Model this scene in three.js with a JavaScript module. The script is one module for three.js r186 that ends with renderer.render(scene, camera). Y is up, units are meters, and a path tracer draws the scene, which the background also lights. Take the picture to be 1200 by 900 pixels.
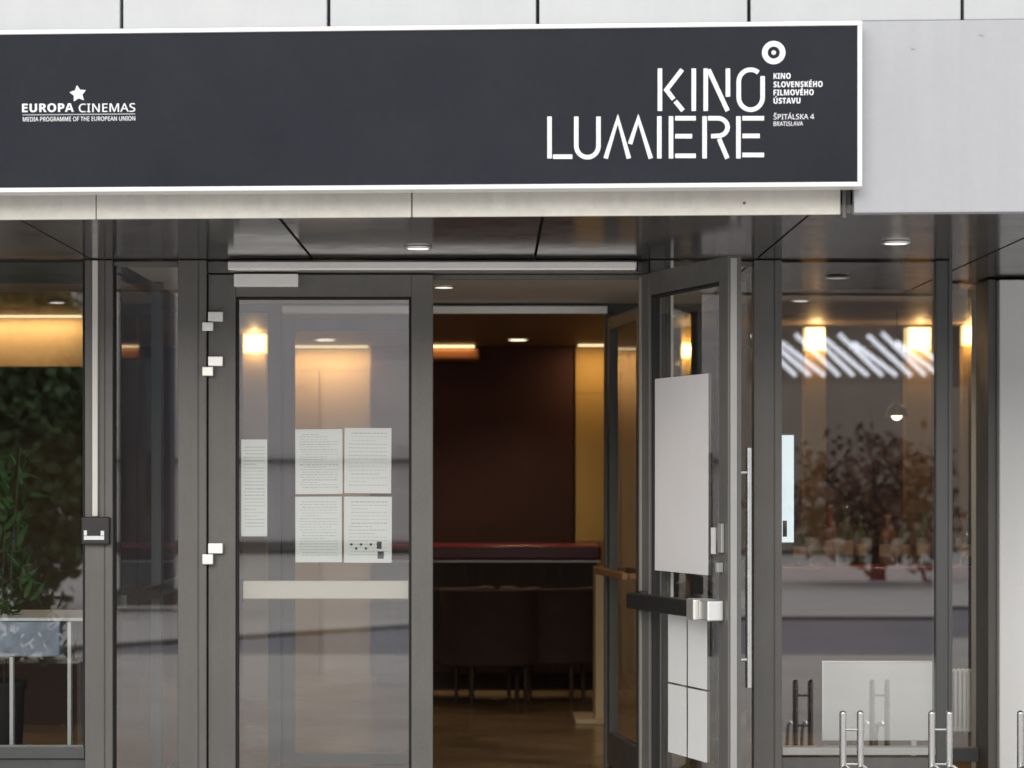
import * as THREE from 'three';
import { RoundedBoxGeometry } from 'three/addons/geometries/RoundedBoxGeometry.js';
import { mergeGeometries } from 'three/addons/utils/BufferGeometryUtils.js';
import { RectAreaLightUniformsLib } from 'three/addons/lights/RectAreaLightUniformsLib.js';
import { FontLoader } from 'three/addons/loaders/FontLoader.js';
import { TextGeometry } from 'three/addons/geometries/TextGeometry.js';

// ------------------------------------------------------------------ camera, sky, sun, exposure
const scene = new THREE.Scene();
const EYE = 1.6, F = 2882, CX = 578, CY = 562, D = 11;      // lens in photo pixels, eye height and distance to the door line in metres
const camera = new THREE.PerspectiveCamera(2 * Math.atan(450 / F) * 180 / Math.PI, 4 / 3, 0.1, 900);
camera.position.set(0, EYE, 0);
camera.lookAt(0, EYE, -1);
camera.focus = 10.4; camera.userData.fStop = 2.8;
camera.setViewOffset(1200, 900, 600 - CX, 450 - CY, 1200, 900);   // shifted lens: the verticals of the photograph stay parallel
const renderer = new THREE.WebGLRenderer();
renderer.toneMapping = THREE.LinearToneMapping;
renderer.toneMappingExposure = 1.25;
renderer.shadowMap.enabled = true;
RectAreaLightUniformsLib.init();
let seed = 7;
const rnd = () => { seed = (seed * 1664525 + 1013904223) >>> 0; return seed / 4294967296; };
const rr = (a, b) => a + (b - a) * rnd();
// periodic value noise for the sky and for every texture
const H = new Float32Array(65536); for (let i = 0; i < 65536; i++) H[i] = rnd();
function vn(x, y, per, s = 0) {
  const xi = Math.floor(x), yi = Math.floor(y), fx = x - xi, fy = y - yi, u = fx * fx * (3 - 2 * fx), v = fy * fy * (3 - 2 * fy);
  const h = (a, b) => H[((((a % per) + per) % per) * 131 + (((b % per) + per) % per) * 1031 + s * 7919) & 65535];
  return (h(xi, yi) * (1 - u) + h(xi + 1, yi) * u) * (1 - v) + (h(xi, yi + 1) * (1 - u) + h(xi + 1, yi + 1) * u) * v;
}
function fbm(x, y, per, oct = 5, s = 0) { let a = 0.5, t = 0, n = 0; for (let o = 0; o < oct; o++) { t += a * vn(x, y, per, s + o); n += a; x *= 2; y *= 2; per *= 2; a *= 0.55; } return t / n; }
{ // overcast sky: three times brighter overhead than at the horizon, with soft cloud
  const w = 256, h = 128, d = new Float32Array(w * h * 4);
  for (let j = 0; j < h; j++) for (let i = 0; i < w; i++) {
    const el = ((j + 0.5) / h - 0.5) * Math.PI, s = Math.max(0, Math.sin(el));
    const c = 0.85 + 0.3 * fbm(i / 32, j / 20, 8, 4);
    const L = (el < 0 ? 0.35 : 0.86 * (1 + 1.1 * s) * c), k = (j * w + i) * 4;
    d[k] = L * 0.97; d[k + 1] = L; d[k + 2] = L * 1.05; d[k + 3] = 1;
  }
  const t = new THREE.DataTexture(d, w, h, THREE.RGBAFormat, THREE.FloatType);
  t.mapping = THREE.EquirectangularReflectionMapping; t.magFilter = THREE.LinearFilter; t.minFilter = THREE.LinearFilter; t.needsUpdate = true;
  scene.background = t; scene.environment = t; scene.environmentIntensity = 1;
}
const sun = new THREE.DirectionalLight(0xfff6ea, 1.4);
sun.position.set(-9, 9.5, 22); sun.target.position.set(0, 1, -11);
sun.castShadow = true; sun.shadow.radius = 60; sun.shadow.mapSize.set(2048, 2048);
Object.assign(sun.shadow.camera, { left: -30, right: 30, top: 30, bottom: -30, near: 1, far: 120 });
scene.add(sun, sun.target);

// ------------------------------------------------------------------ textures and materials
function tex(size, rep, fn, srgb = true) {
  const d = new Uint8Array(size * size * 4);
  for (let j = 0; j < size; j++) for (let i = 0; i < size; i++) {
    const c = fn(i / size, j / size), k = (j * size + i) * 4;
    for (let q = 0; q < 3; q++) d[k + q] = Math.max(0, Math.min(255, Math.round(255 * (c.length ? c[q] : c)))); d[k + 3] = 255;
  }
  const t = new THREE.DataTexture(d, size, size); t.wrapS = t.wrapT = THREE.RepeatWrapping; t.repeat.set(1 / rep, 1 / rep);
  t.magFilter = THREE.LinearFilter; t.minFilter = THREE.LinearMipmapLinearFilter; t.generateMipmaps = true;
  if (srgb) t.colorSpace = THREE.SRGBColorSpace; t.needsUpdate = true; return t;
}
const S = v => v <= 0.0031308 ? 12.92 * v : 1.055 * Math.pow(v, 1 / 2.4) - 0.055;
// linear base colour c varied by coarse patches, fine grain and (optionally) vertical streaks
function varied(c, rep, amp = 0.06, streak = 0, s = 0, size = 256) {
  return tex(size, rep, (u, v) => {
    let k = 1 + amp * 2 * (fbm(u * 4, v * 4, 4, 5, s) - 0.5) + amp * 0.8 * (vn(u * 120, v * 120, 120, s + 9) - 0.5);
    if (streak) k += streak * 2 * (fbm(u * 40, v * 3, 1e6 | 0, 3, s + 3) - 0.5);
    return [S(c[0] * k), S(c[1] * k), S(c[2] * k)];
  });
}
const rough = (a, b, rep, s = 0) => tex(256, rep, (u, v) => a + (b - a) * fbm(u * 6, v * 6, 6, 5, s), false);
const lin = (r, g, b) => new THREE.Color().setRGB(r, g, b);
const std = o => new THREE.MeshStandardMaterial(o);
const phys = o => new THREE.MeshPhysicalMaterial(o);
const M = {
  cladding: std({ map: varied([0.45, 0.463, 0.466], 2.1, 0.03, 0.04, 1), roughnessMap: rough(0.3, 0.5, 1.3, 2), roughness: 1 }),
  claddingGrey: std({ map: varied([0.38, 0.387, 0.405], 1.7, 0.045, 0.045, 3), roughnessMap: rough(0.3, 0.5, 1.1, 4), roughness: 1 }),
  lip: std({ map: varied([0.70, 0.685, 0.62], 1.3, 0.07, 0.07, 5), roughnessMap: rough(0.4, 0.65, 0.9, 2), roughness: 1 }),
  wallWhite: std({ map: varied([0.82, 0.835, 0.84], 1.9, 0.02, 0.02, 57), roughness: 0.6 }),
  joint: std({ color: lin(0.05, 0.05, 0.052), roughness: 0.8 }),
  signFace: phys({ specularIntensity: 0.4, map: varied([0.0135, 0.016, 0.0225], 2.3, 0.16, 0, 8), roughnessMap: rough(0.55, 0.7, 1.2, 6), roughness: 1 }),
  signFrame: std({ map: varied([0.78, 0.78, 0.76], 0.9, 0.04, 0, 9), roughness: 0.35 }),
  vinyl: std({ color: lin(0.86, 0.86, 0.88), roughness: 0.45 }),
  vinylGrey: std({ color: lin(0.42, 0.42, 0.45), roughness: 0.45 }),
  soffit: std({ map: varied([0.075, 0.072, 0.069], 1.6, 0.10, 0, 11), roughnessMap: rough(0.06, 0.20, 0.8, 12), roughness: 1 }),
  vestibuleCeiling: std({ map: varied([0.66, 0.62, 0.56], 1.2, 0.05, 0, 13), roughness: 0.5 }),
  frame: std({ map: varied([0.13, 0.126, 0.118], 1.1, 0.11, 0.07, 14), roughnessMap: rough(0.32, 0.5, 0.6, 15), roughness: 1 }),
  frameDark: std({ map: varied([0.075, 0.078, 0.078], 1.1, 0.08, 0, 16), roughnessMap: rough(0.3, 0.5, 0.6, 15), roughness: 1 }),
  gasket: std({ color: lin(0.012, 0.012, 0.012), roughness: 0.7 }),
  silver: std({ map: varied([0.86, 0.86, 0.83], 0.5, 0.05, 0, 17), metalness: 0.85, roughness: 0.36 }),
  steel: std({ color: lin(0.62, 0.62, 0.61), metalness: 1, roughnessMap: rough(0.18, 0.34, 0.3, 18), roughness: 1 }),
  barBeige: std({ map: varied([0.62, 0.58, 0.50], 0.8, 0.04, 0, 19), roughness: 0.45 }),
  black: std({ color: lin(0.018, 0.017, 0.017), roughness: 0.42 }),
  glass: phys({ color: lin(0.90, 0.92, 0.91), roughness: 0.0, transmission: 1, thickness: 0, ior: 2.45 }),
  glassInner: phys({ color: lin(0.86, 0.88, 0.87), roughness: 0.0, transmission: 1, thickness: 0, ior: 1.6 }),
  paper: std({ map: varied([0.78, 0.79, 0.78], 0.7, 0.02, 0, 20), roughness: 0.85 }),
  poster: std({ map: varied([0.80, 0.79, 0.79], 0.9, 0.03, 0, 21), roughness: 0.6 }),
  conduit: std({ color: lin(0.74, 0.72, 0.66), roughness: 0.45 }),
  floor: std({ map: tex(512, 2.4, (u, v) => { const f = fbm(u * 5, v * 5, 5, 6, 30), g = Math.abs(fbm(u * 3, v * 3, 3, 5, 33) - 0.5) * 2, k = 0.55 + 0.6 * f - 0.35 * Math.exp(-g * 14); return [S(0.30 * k), S(0.215 * k), S(0.13 * k)]; }), roughnessMap: rough(0.12, 0.3, 1.2, 31), roughness: 1 }),
  lobbyCeiling: std({ map: varied([0.20, 0.145, 0.095], 1.4, 0.08, 0, 34), roughness: 0.55 }),
  wallDark: std({ map: varied([0.055, 0.03, 0.027], 1.2, 0.16, 0, 35), roughness: 0.7 }),
  wallRed: std({ map: varied([0.045, 0.0145, 0.0145], 0.9, 0.22, 0, 36), roughness: 0.75 }),
  ochre: std({ map: varied([0.52, 0.37, 0.125], 1.1, 0.06, 0, 37), roughness: 0.7 }),
  beige: std({ map: varied([0.56, 0.45, 0.30], 1.3, 0.05, 0, 38), roughness: 0.65 }),
  wood: std({ map: tex(256, 0.6, (u, v) => { const g = fbm(u * 24, v * 2, 1e6, 4, 40), k = 0.7 + 0.6 * g; return [S(0.30 * k), S(0.16 * k), S(0.07 * k)]; }), roughness: 0.45 }),
  darkWood: std({ map: tex(256, 0.6, (u, v) => { const g = fbm(u * 24, v * 2, 1e6, 4, 44), k = 0.6 + 0.8 * g; return [S(0.05 * k), S(0.026 * k), S(0.016 * k)]; }), roughness: 0.5 }),
  redTop: std({ map: varied([0.14, 0.016, 0.022], 0.8, 0.1, 0, 41), roughness: 0.28 }),
  redFront: std({ map: varied([0.055, 0.014, 0.014], 0.8, 0.2, 0, 59), roughness: 0.5 }),
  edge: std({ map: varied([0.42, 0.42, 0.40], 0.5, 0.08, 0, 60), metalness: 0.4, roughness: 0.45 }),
  upholstery: std({ map: varied([0.06, 0.037, 0.03], 0.4, 0.2, 0, 42), roughness: 0.9 }),
  paleWood: std({ map: varied([0.55, 0.44, 0.28], 0.5, 0.08, 0.06, 43), roughness: 0.6 }),
  whitePaint: std({ map: varied([0.74, 0.74, 0.73], 0.9, 0.03, 0, 45), roughness: 0.5 }),
  blueCloth: std({ map: varied([0.30, 0.34, 0.42], 0.25, 0.35, 0, 46), roughness: 0.95 }),
  leaf: phys({ color: lin(0.055, 0.11, 0.03), roughness: 0.55, side: THREE.DoubleSide }),
  leafBrown: phys({ color: lin(0.17, 0.085, 0.05), roughness: 0.7, side: THREE.DoubleSide }),
  terracotta: std({ map: varied([0.03, 0.028, 0.026], 0.4, 0.1, 0, 47), roughness: 0.8 }),
  bark: std({ map: varied([0.07, 0.055, 0.04], 0.3, 0.3, 0.2, 48), roughness: 0.95 }),
  paving: std({ map: varied([0.52, 0.485, 0.455], 1.9, 0.12, 0, 50), roughness: 0.85 }),
  asphalt: std({ map: varied([0.21, 0.205, 0.23], 2.7, 0.14, 0, 51), roughness: 0.9 }),
  kerb: std({ map: varied([0.30, 0.29, 0.28], 0.8, 0.1, 0, 52), roughness: 0.85 }),
  render: std({ map: varied([0.74, 0.70, 0.695], 3.1, 0.06, 0.05, 53), roughness: 0.9 }),
  renderBrown: std({ map: varied([0.40, 0.33, 0.27], 2.9, 0.12, 0.08, 54), roughness: 0.9 }),
  stoneDark: std({ map: varied([0.12, 0.11, 0.11], 1.1, 0.1, 0, 55), roughness: 0.85 }),
  pylon: std({ map: varied([0.07, 0.085, 0.105], 1.4, 0.15, 0.1, 58), roughness: 0.55 }),
  windowDark: phys({ color: lin(0.03, 0.035, 0.04), roughness: 0.05 }),
  lampWarm: std({ color: lin(0.9, 0.85, 0.75), emissive: lin(1.0, 0.80, 0.46), emissiveIntensity: 1.3, roughness: 0.6 }),
  lampSpot: std({ color: lin(0.9, 0.88, 0.82), emissive: lin(1.0, 0.86, 0.62), emissiveIntensity: 3.0, roughness: 0.5 }),
  lampCool: std({ color: lin(0.9, 0.88, 0.85), emissive: lin(1.0, 0.95, 0.88), emissiveIntensity: 1.1, roughness: 0.5 }),
  tube: std({ color: lin(0.9, 0.9, 0.92), emissive: lin(0.86, 0.90, 1.0), emissiveIntensity: 2.9, roughness: 0.5 }),
  screen: std({ color: lin(0.8, 0.85, 0.88), emissive: lin(0.78, 0.93, 1.0), emissiveIntensity: 0.7, roughness: 0.4 }),
  bottleGreen: phys({ color: lin(0.05, 0.085, 0.04), roughness: 0.08, transmission: 0.35, thickness: 0, ior: 1.5 }),
  bottleAmber: phys({ color: lin(0.20, 0.08, 0.03), roughness: 0.08, transmission: 0.35, thickness: 0, ior: 1.5 }),
  glassware: phys({ color: lin(0.9, 0.92, 0.92), roughness: 0.03, transmission: 0.8, thickness: 0, ior: 1.5 }),
  label: std({ color: lin(0.35, 0.27, 0.22), roughness: 0.7 }),
};

// ------------------------------------------------------------------ helpers
const X = (px, d = D) => (px - CX) * d / F, Y = (py, d = D) => EYE + (CY - py) * d / F;   // photo measure -> metres at distance d
const used = {};
const numbered = n => { const k = used[n] = (used[n] ?? -1) + 1; return k ? `${n}_${String(k).padStart(3, '0')}` : n; };
function metreUV(g) { // box mapping in metres in the object's own space
  const p = g.attributes.position, n = g.attributes.normal, uv = new Float32Array(p.count * 2);
  for (let i = 0; i < p.count; i++) {
    const ax = Math.abs(n.getX(i)), ay = Math.abs(n.getY(i)), az = Math.abs(n.getZ(i)), x = p.getX(i), y = p.getY(i), z = p.getZ(i);
    const [u, v] = ay > ax && ay > az ? [x, z] : ax > az ? [z, y] : [x, y]; uv[2 * i] = u; uv[2 * i + 1] = v;
  }
  g.setAttribute('uv', new THREE.BufferAttribute(uv, 2)); return g;
}
const clean = g => { const q = g.index ? g.toNonIndexed() : g; for (const k of Object.keys(q.attributes)) if (!['position', 'normal', 'uv'].includes(k)) q.deleteAttribute(k); return q; };
const merge = list => mergeGeometries(list.map(clean));
function bx(x0, x1, y0, y1, z0, z1, r = 0.003) {
  if (x1 < x0) [x0, x1] = [x1, x0]; if (y1 < y0) [y0, y1] = [y1, y0]; if (z1 < z0) [z0, z1] = [z1, z0];
  const w = x1 - x0, h = y1 - y0, d = z1 - z0; r = Math.min(r, w * 0.45, h * 0.45, d * 0.45);
  const g = r > 0.0004 ? new RoundedBoxGeometry(w, h, d, 1, r) : new THREE.BoxGeometry(w, h, d);
  g.translate((x0 + x1) / 2, (y0 + y1) / 2, (z0 + z1) / 2); return g;
}
function cyl(x, y0, y1, z, r, r2 = r, seg = 20) { const g = new THREE.CylinderGeometry(r2, r, y1 - y0, seg); g.translate(x, (y0 + y1) / 2, z); return g; }
function tube(pts, r, seg = 24, rad = 12) { return new THREE.TubeGeometry(new THREE.CatmullRomCurve3(pts.map(p => new THREE.Vector3(...p)), false, 'centripetal'), seg, r, rad, false); }
function prism(pts, y0, y1) { // pts: [x, z] outline, extruded in height
  const s = new THREE.Shape(pts.map(([x, z]) => new THREE.Vector2(x, -z)));
  const g = new THREE.ExtrudeGeometry(s, { depth: y1 - y0, bevelEnabled: false }); g.rotateX(-Math.PI / 2); g.translate(0, y0, 0); return g;
}
const origin = new Map();
function thing(name, label, category, [x, y, z] = [0, 0, 0], group) {
  const o = new THREE.Group(); o.name = numbered(name); o.position.set(x, y, z); o.userData = { label, category };
  if (group) o.userData.group = group; scene.add(o); origin.set(o, [x, y, z]); return o;
}
const lit = m => { m.castShadow = true; m.receiveShadow = true; return m; };
// geometry in world metres, moved into the thing's own frame
function part(name, g, mat, parent, label) {
  if (Array.isArray(g)) g = merge(g);
  const o = origin.get(parent) || [0, 0, 0]; g.translate(-o[0], -o[1], -o[2]); metreUV(g);
  const m = lit(new THREE.Mesh(g, mat)); m.name = name; parent.add(m); origin.set(m, o); if (label) m.userData.label = label; return m;
}
// geometry already in the parent's local frame
function local(name, g, mat, parent, label) {
  if (Array.isArray(g)) g = merge(g);
  const m = lit(new THREE.Mesh(metreUV(g), mat)); m.name = name; parent.add(m); if (label) m.userData.label = label; return m;
}
function struct(name, g, mat) { if (Array.isArray(g)) g = merge(g); const m = lit(new THREE.Mesh(metreUV(g), mat)); m.name = numbered(name); m.userData.kind = 'structure'; scene.add(m); return m; }
function single(name, g, mat, label, category, group) { // a thing of one mesh, its origin at its base
  if (Array.isArray(g)) g = merge(g); g.computeBoundingBox(); const b = g.boundingBox, c = [(b.min.x + b.max.x) / 2, b.min.y, (b.min.z + b.max.z) / 2];
  g.translate(-c[0], -c[1], -c[2]); metreUV(g);
  const m = lit(new THREE.Mesh(g, mat)); m.name = numbered(name); m.position.set(...c); m.userData = { label, category }; if (group) m.userData.group = group; scene.add(m); return m;
}
const TOPJ = Y(321);
const SOF = Y(305);                       // underside of the canopy, 2.58 m
const Z = -D;

const ORD = ['leftmost', 'second', 'third', 'fourth', 'fifth', 'sixth', 'seventh', 'eighth', 'ninth', 'tenth', 'eleventh', 'twelfth'];
const nth = i => i ? `${ORD[i]} from the left` : 'leftmost';
// ------------------------------------------------------------------ the setting outside
struct('ground', prism([[-300, -60], [300, -60], [300, 300], [-300, 300]], -0.6, -0.14), M.asphalt);
struct('pavement', prism([[-40, -10.9], [40, -10.9], [40, -0.05], [-40, 1.0]], -0.13, 0), M.paving);
struct('kerb', prism([[-40, 1.0], [40, -0.05], [40, 0.13], [-40, 1.18]], -0.13, 0.005), M.kerb);
struct('road', prism([[-40, 1.18], [40, 0.13], [40, 7.7], [0.5, 7.7], [-4.5, 2.0], [-40, 2.0]], -0.132, -0.1), M.asphalt);
struct('kerb', prism([[-40, 2.0], [-4.5, 2.0], [0.5, 7.7], [40, 7.7], [40, 7.95], [0.4, 7.95], [-4.6, 2.25], [-40, 2.25]], -0.13, -0.062), M.stoneDark);
struct('square', prism([[-40, 2.25], [-4.6, 2.25], [0.4, 7.95], [40, 7.95], [40, 34], [-40, 34]], -0.13, -0.066), M.paving);

// building across the square: it is what the panes mirror
{
  const o = thing('opposite_building', 'pale rendered building across the square mirrored in the glass doors', 'building', [-8, 0, 33]);
  part('wall', bx(-34, 5.2, 0, 9, 33, 43, 0), M.render, o);
  part('plinth', bx(-34.02, 5.2, 0, 0.22, 32.9, 33, 0.01), M.stoneDark, o);
  part('ledge', bx(-34.02, 5.2, 1.98, 2.06, 32.85, 33, 0.01), M.stoneDark, o);
  part('cornice', bx(-34.02, 5.22, 8.7, 9.1, 32.5, 33, 0.02), M.kerb, o);
  for (let r = 0; r < 1; r++) for (let i = 0; i < 12; i++) {
    const x = -32 + i * 3.1, y = 6.35 + r * 3.1;
    const w = part('window', bx(x, x + 1.2, y, y + 1.5, 32.93, 33, 0), M.windowDark, o);
    part('frame', [bx(x - .08, x, y - .08, y + 1.58, 32.88, 33), bx(x + 1.2, x + 1.28, y - .08, y + 1.58, 32.88, 33), bx(x, x + 1.2, y + 1.5, y + 1.58, 32.88, 33), bx(x, x + 1.2, y - .08, y, 32.88, 33), bx(x + .57, x + .63, y, y + 1.5, 32.9, 33)], M.whitePaint, w);
  }
  const b = thing('arcade_building', 'dark brown building with an arcade of added glow tubes mirrored in the right window', 'building', [20, 0, 33]);
  part('wall', [bx(5.2, 34, 5.6, 7, 33, 43, 0), bx(5.2, 5.7, 3.75, 5.6, 33, 43, 0), bx(16, 34, 3.75, 5.6, 33, 43, 0), bx(5.2, 34, 0, 3.75, 33, 43, 0), bx(5.7, 16, 3.75, 5.6, 34.6, 43, 0)], M.renderBrown, b);
  part('arcade_ceiling', bx(5.7, 16, 5.3, 5.6, 33.02, 34.6, 0), M.stoneDark, b);
  part('cornice', bx(5.24, 34, 6.8, 7.1, 32.5, 33, 0.02), M.stoneDark, b);
  for (let i = 0; i < 12; i++) { // glowing tubes added as bright slanting stripes for the right window to mirror
    const x = 5.85 + i * 0.325, L = 22 + 33.4;
    const y1 = Y(440, L), y0 = Y(396, L) + rr(-0.1, 0.12);
    const g = tube([[x, y0, 33.5], [x + 0.98, y1, 33.5]], 0.05, 4, 8);
    single('added_glow_tube', g, M.tube, `slanting white added glow tube mirrored in the right window, ${nth(i)}`, 'lamp', 'added glow tubes of the arcade');
  }
  
}
// street trees mirrored in the left window
function tree(x, z, h, r, label, leaves = 8200, mat = M.leaf) {
  const o = thing('street_tree', label, 'tree', [x, 0, z], 'street trees on the square');
  const limbs = [cyl(x, 0, h * 0.5, z, 0.13, 0.08, 10)];
  for (let i = 0; i < 7; i++) { const a = i * 0.9, e = rr(0.5, 0.8) * r; limbs.push(tube([[x, h * (0.25 + 0.03 * i), z], [x + Math.cos(a) * e * .5, h * (.42 + .03 * i), z + Math.sin(a) * e * .5], [x + Math.cos(a) * e, h * (.52 + .05 * i), z + Math.sin(a) * e]], 0.03, 8, 6)); }
  part('trunk', limbs, M.bark, o);
  const pos = [], nor = [];
  const v = new THREE.Vector3(), e1 = new THREE.Vector3(), e2 = new THREE.Vector3();
  for (let i = 0; i < leaves; i++) {
    const th = rr(0, 6.283), u = rr(-1, 1), q = Math.pow(rnd(), 0.4), s = Math.sqrt(1 - u * u);
    const lump = 0.75 + 0.45 * vn(th * 1.3 + 3, u * 3 + 5, 64, 3);
    const cx = x + Math.cos(th) * s * r * q * lump, cy = h * 0.52 + u * h * 0.5 * q * lump, cz = z + Math.sin(th) * s * r * q * lump;
    v.set(rr(-1, 1), rr(-1, 1), rr(-1, 1)).normalize(); e1.set(rr(-1, 1), rr(-1, 1), rr(-1, 1)).cross(v).normalize().multiplyScalar(rr(.07, .13)); e2.crossVectors(v, e1).normalize().multiplyScalar(rr(.04, .08));
    const P = [[-1, 0], [0, -1], [1, 0], [1, 0], [0, 1], [-1, 0]].map(([a, b]) => [cx + e1.x * a + e2.x * b, cy + e1.y * a + e2.y * b, cz + e1.z * a + e2.z * b]);
    for (const p of P) { pos.push(...p); nor.push(v.x, v.y, v.z); }
  }
  const g = new THREE.BufferGeometry(); g.setAttribute('position', new THREE.Float32BufferAttribute(pos, 3)); g.setAttribute('normal', new THREE.Float32BufferAttribute(nor, 3)); g.setAttribute('uv', new THREE.Float32BufferAttribute(new Float32Array(pos.length / 3 * 2), 2));
  part('crown', g, mat, o);
}
tree(-5.75, 8.5, 4.6, 0.98, 'dense dark street tree on the square mirrored at the left edge window');
tree(6.1, 17, 2.3, 1.9, 'low reddish brown bush added on the square as blur in the right window', 1500, M.leafBrown);  // invented bush, there so the right window mirrors a mottled brown
tree(-7.3, 10.2, 5.0, 1.2, 'dense dark street tree standing farther left on the square');

{ // clipped shrub in a dark box on the pavement, mirrored low in the left window
  const x = -3.15, z = -7.0, o = thing('planter_shrub', 'leafy shrub in a dark planter box mirrored low in the left window', 'plant', [x, 0, z]);
  part('planter', [bx(x - .6, x + .66, .004, .5, z - .28, z + .28, .01)], M.black, o);
  const lf = new THREE.Shape(); lf.moveTo(0, 0); lf.quadraticCurveTo(.03, .04, 0, .11); lf.quadraticCurveTo(-.03, .04, 0, 0);
  const base = metreUV(new THREE.ShapeGeometry(lf, 4)), list = [], mt = new THREE.Matrix4(), e = new THREE.Euler(), qt = new THREE.Quaternion();
  for (let i = 0; i < 1500; i++) { const g = base.clone(), a = rr(-1, 1), h = Math.pow(rnd(), .8), w = .62 * (1 - .35 * h); e.set(rr(-1, 1), rr(0, 6.28), rr(-2, 2)); qt.setFromEuler(e); mt.compose(new THREE.Vector3(x - .03 + a * w, .45 + h * (1.15 - .45 * Math.abs(a + .3)), z + rr(-.28, .28)), qt, new THREE.Vector3(1, 1, 1).multiplyScalar(rr(.7, 1.3))); g.applyMatrix4(mt); list.push(g); }
  part('foliage', list, M.leaf, o);
  const px = -4.42, pz = 9.2, p = thing('added_pylon', 'tall dark blue grey pylon added on the square to darken the left side pane', 'pylon', [px, 0, pz]);  // unseen block put in so the side pane mirrors something dark
  part('shaft', bx(px - .33, px + .33, .2, 6.2, pz, pz + .5, .03), M.pylon, p); part('foot', bx(px - .4, px + .4, 0, .2, pz - .06, pz + .56, .02), M.stoneDark, p);
}
// ------------------------------------------------------------------ the cinema building
const TH = 3.4 * Math.PI / 180, nF = [-Math.sin(TH), Math.cos(TH)];                 // the canopy front runs 3.4 degrees out of line with the doors
const FZ = -9.1;
// a photo measure on the canopy front, 'off' metres proud of the lip -> [u along the front, height]
function fas(px, py, off = 0) {
  const dx = (px - CX) / F, dy = (CY - py) / F;             // t along the view line where n.(t*dx, -t - FZ) = off
  const t = (off + nF[1] * FZ) / (nF[0] * dx - nF[1]);
  const x = t * dx, z = -t; return [x * Math.cos(TH) + (z - FZ) * Math.sin(TH), EYE + t * dy];
}
const frontZ = (x, off = 0) => FZ + x * Math.tan(TH) + off / Math.cos(TH);
const B = thing('cinema_building', 'white clad cinema with grey framed glass entrance under a dark canopy', 'building', [0, 0, Z]);
{
  // upper cladding, right-hand fascia and lip, all along the canopy front
  const uTop = fas(600, 29, 0.07)[1];
  const wall = local('cladding', bx(-7, 7, uTop - 0.55, 8.6, -0.35, -0.012, 0), M.joint, B);
  wall.position.set(0, 0, FZ - Z); wall.rotation.y = -TH;
  const js = [142, 386, 630, 877, 1128].map(p => fas(p, 15, 0.05)[0]), step = (js[4] - js[0]) / 4;
  for (let i = -6; i < 9; i++) for (let r = 0; r < 4; r++) {
    const u0 = js[0] + i * step + 0.006, u1 = u0 + step - 0.012, y0 = uTop + 0.004 + r * 1.28;
    const g = bx(u0, u1, y0, y0 + 1.268, -0.01, 0.045 + rr(-0.0015, 0.0015), 0.004);
    local('panel', g, M.cladding, wall);
  }
  const [rl] = fas(1000, 240, 0.03), rb = fas(1080, 249, 0.06)[1];
  local('fascia_panel', bx(rl, rl + 2.2, rb, uTop + 0.001, -0.008, 0.06, 0.003), M.claddingGrey, wall);
  local('fascia_panel', bx(rl + 2.208, 7, rb, uTop + 0.001, -0.008, 0.06, 0.003), M.claddingGrey, wall);
  const lb = fas(480, 254.6, 0)[1], lr = fas(985, 250, 0)[0], jx = fas(482, 240, 0)[0], jl = fas(112, 240, 0)[0];
  for (const [a, b] of [[-7, jl - .0], [jl + .003, jx], [jx + .004, lr]]) local('lip_panel', bx(a, b, lb, uTop - 0.06, -0.008 + 0.0, 0.0 + rr(-.002, .002), 0.004), M.lip, wall);
  local('lip_bracket', [bx(lr + .006, lr + .022, lb - .012, lb + .16, -0.05, -.004), bx(lr + .022, rl - .004, lb + .02, lb + .1, -.05, -.02)], M.frame, wall);
  for (const [px, py] of [[873, 236], [1070, 56], [1150, 40]]) { const [u, y] = fas(px, py, 0.06); const g = new THREE.CylinderGeometry(.006, .006, .006, 10); g.rotateX(Math.PI / 2); g.translate(u, y, px < 1000 ? .003 : .062); local('screw', g, px < 1000 ? M.frame : M.claddingGrey, wall); }
  // body of the building above and beside the entrance
  part('wall', [bx(-12, -4.9, 0, 8.6, -20.6, -11, 0), bx(4.6, 12, 0, 8.6, -20.6, -11.9, 0), bx(-4.9, 4.6, 2.95, 8.6, -20.6, -9.9, 0), bx(-4.9, 4.6, 0, 2.95, -20.6, -20.2, 0)], M.claddingGrey, B);
  part('roof', bx(-12.2, 12.2, 8.62, 8.9, -20.8, -9.8, 0.01), M.stoneDark, B);
  part('side_wall', bx(X(1171, 11.9), 4.6, 0, SOF - 0.012, -12.6, -11.9, 0.008), M.wallWhite, B, 'white wall right of the windows');
  // soffit
  const back = part('soffit', prism([[-6.5, -12.75], [6.5, -12.75], [6.5, frontZ(6.5, -.06)], [-6.5, frontZ(-6.5, -.06)]], SOF + 0.035, SOF + 0.06), M.joint, B);
  for (let i = -6; i < 6; i++) {
    const x0 = X(368) + i * 0.9855 + 0.006, x1 = x0 + 0.9855 - 0.012, bk = x1 > 2.06 ? -12.7 : Z - 0.02, dy = rr(-.0012, .0012);
    part('soffit_panel', prism([[x0, bk], [x1, bk], [x1, frontZ(x1, -.03)], [x0, frontZ(x0, -.03)]], SOF + dy, SOF + 0.03), M.soffit, back);
  }
  local('soffit_trim', bx(-6.4, 6.4, SOF - 0.004, SOF + 0.03, -.024, -.011), M.frame, wall);
}
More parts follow.
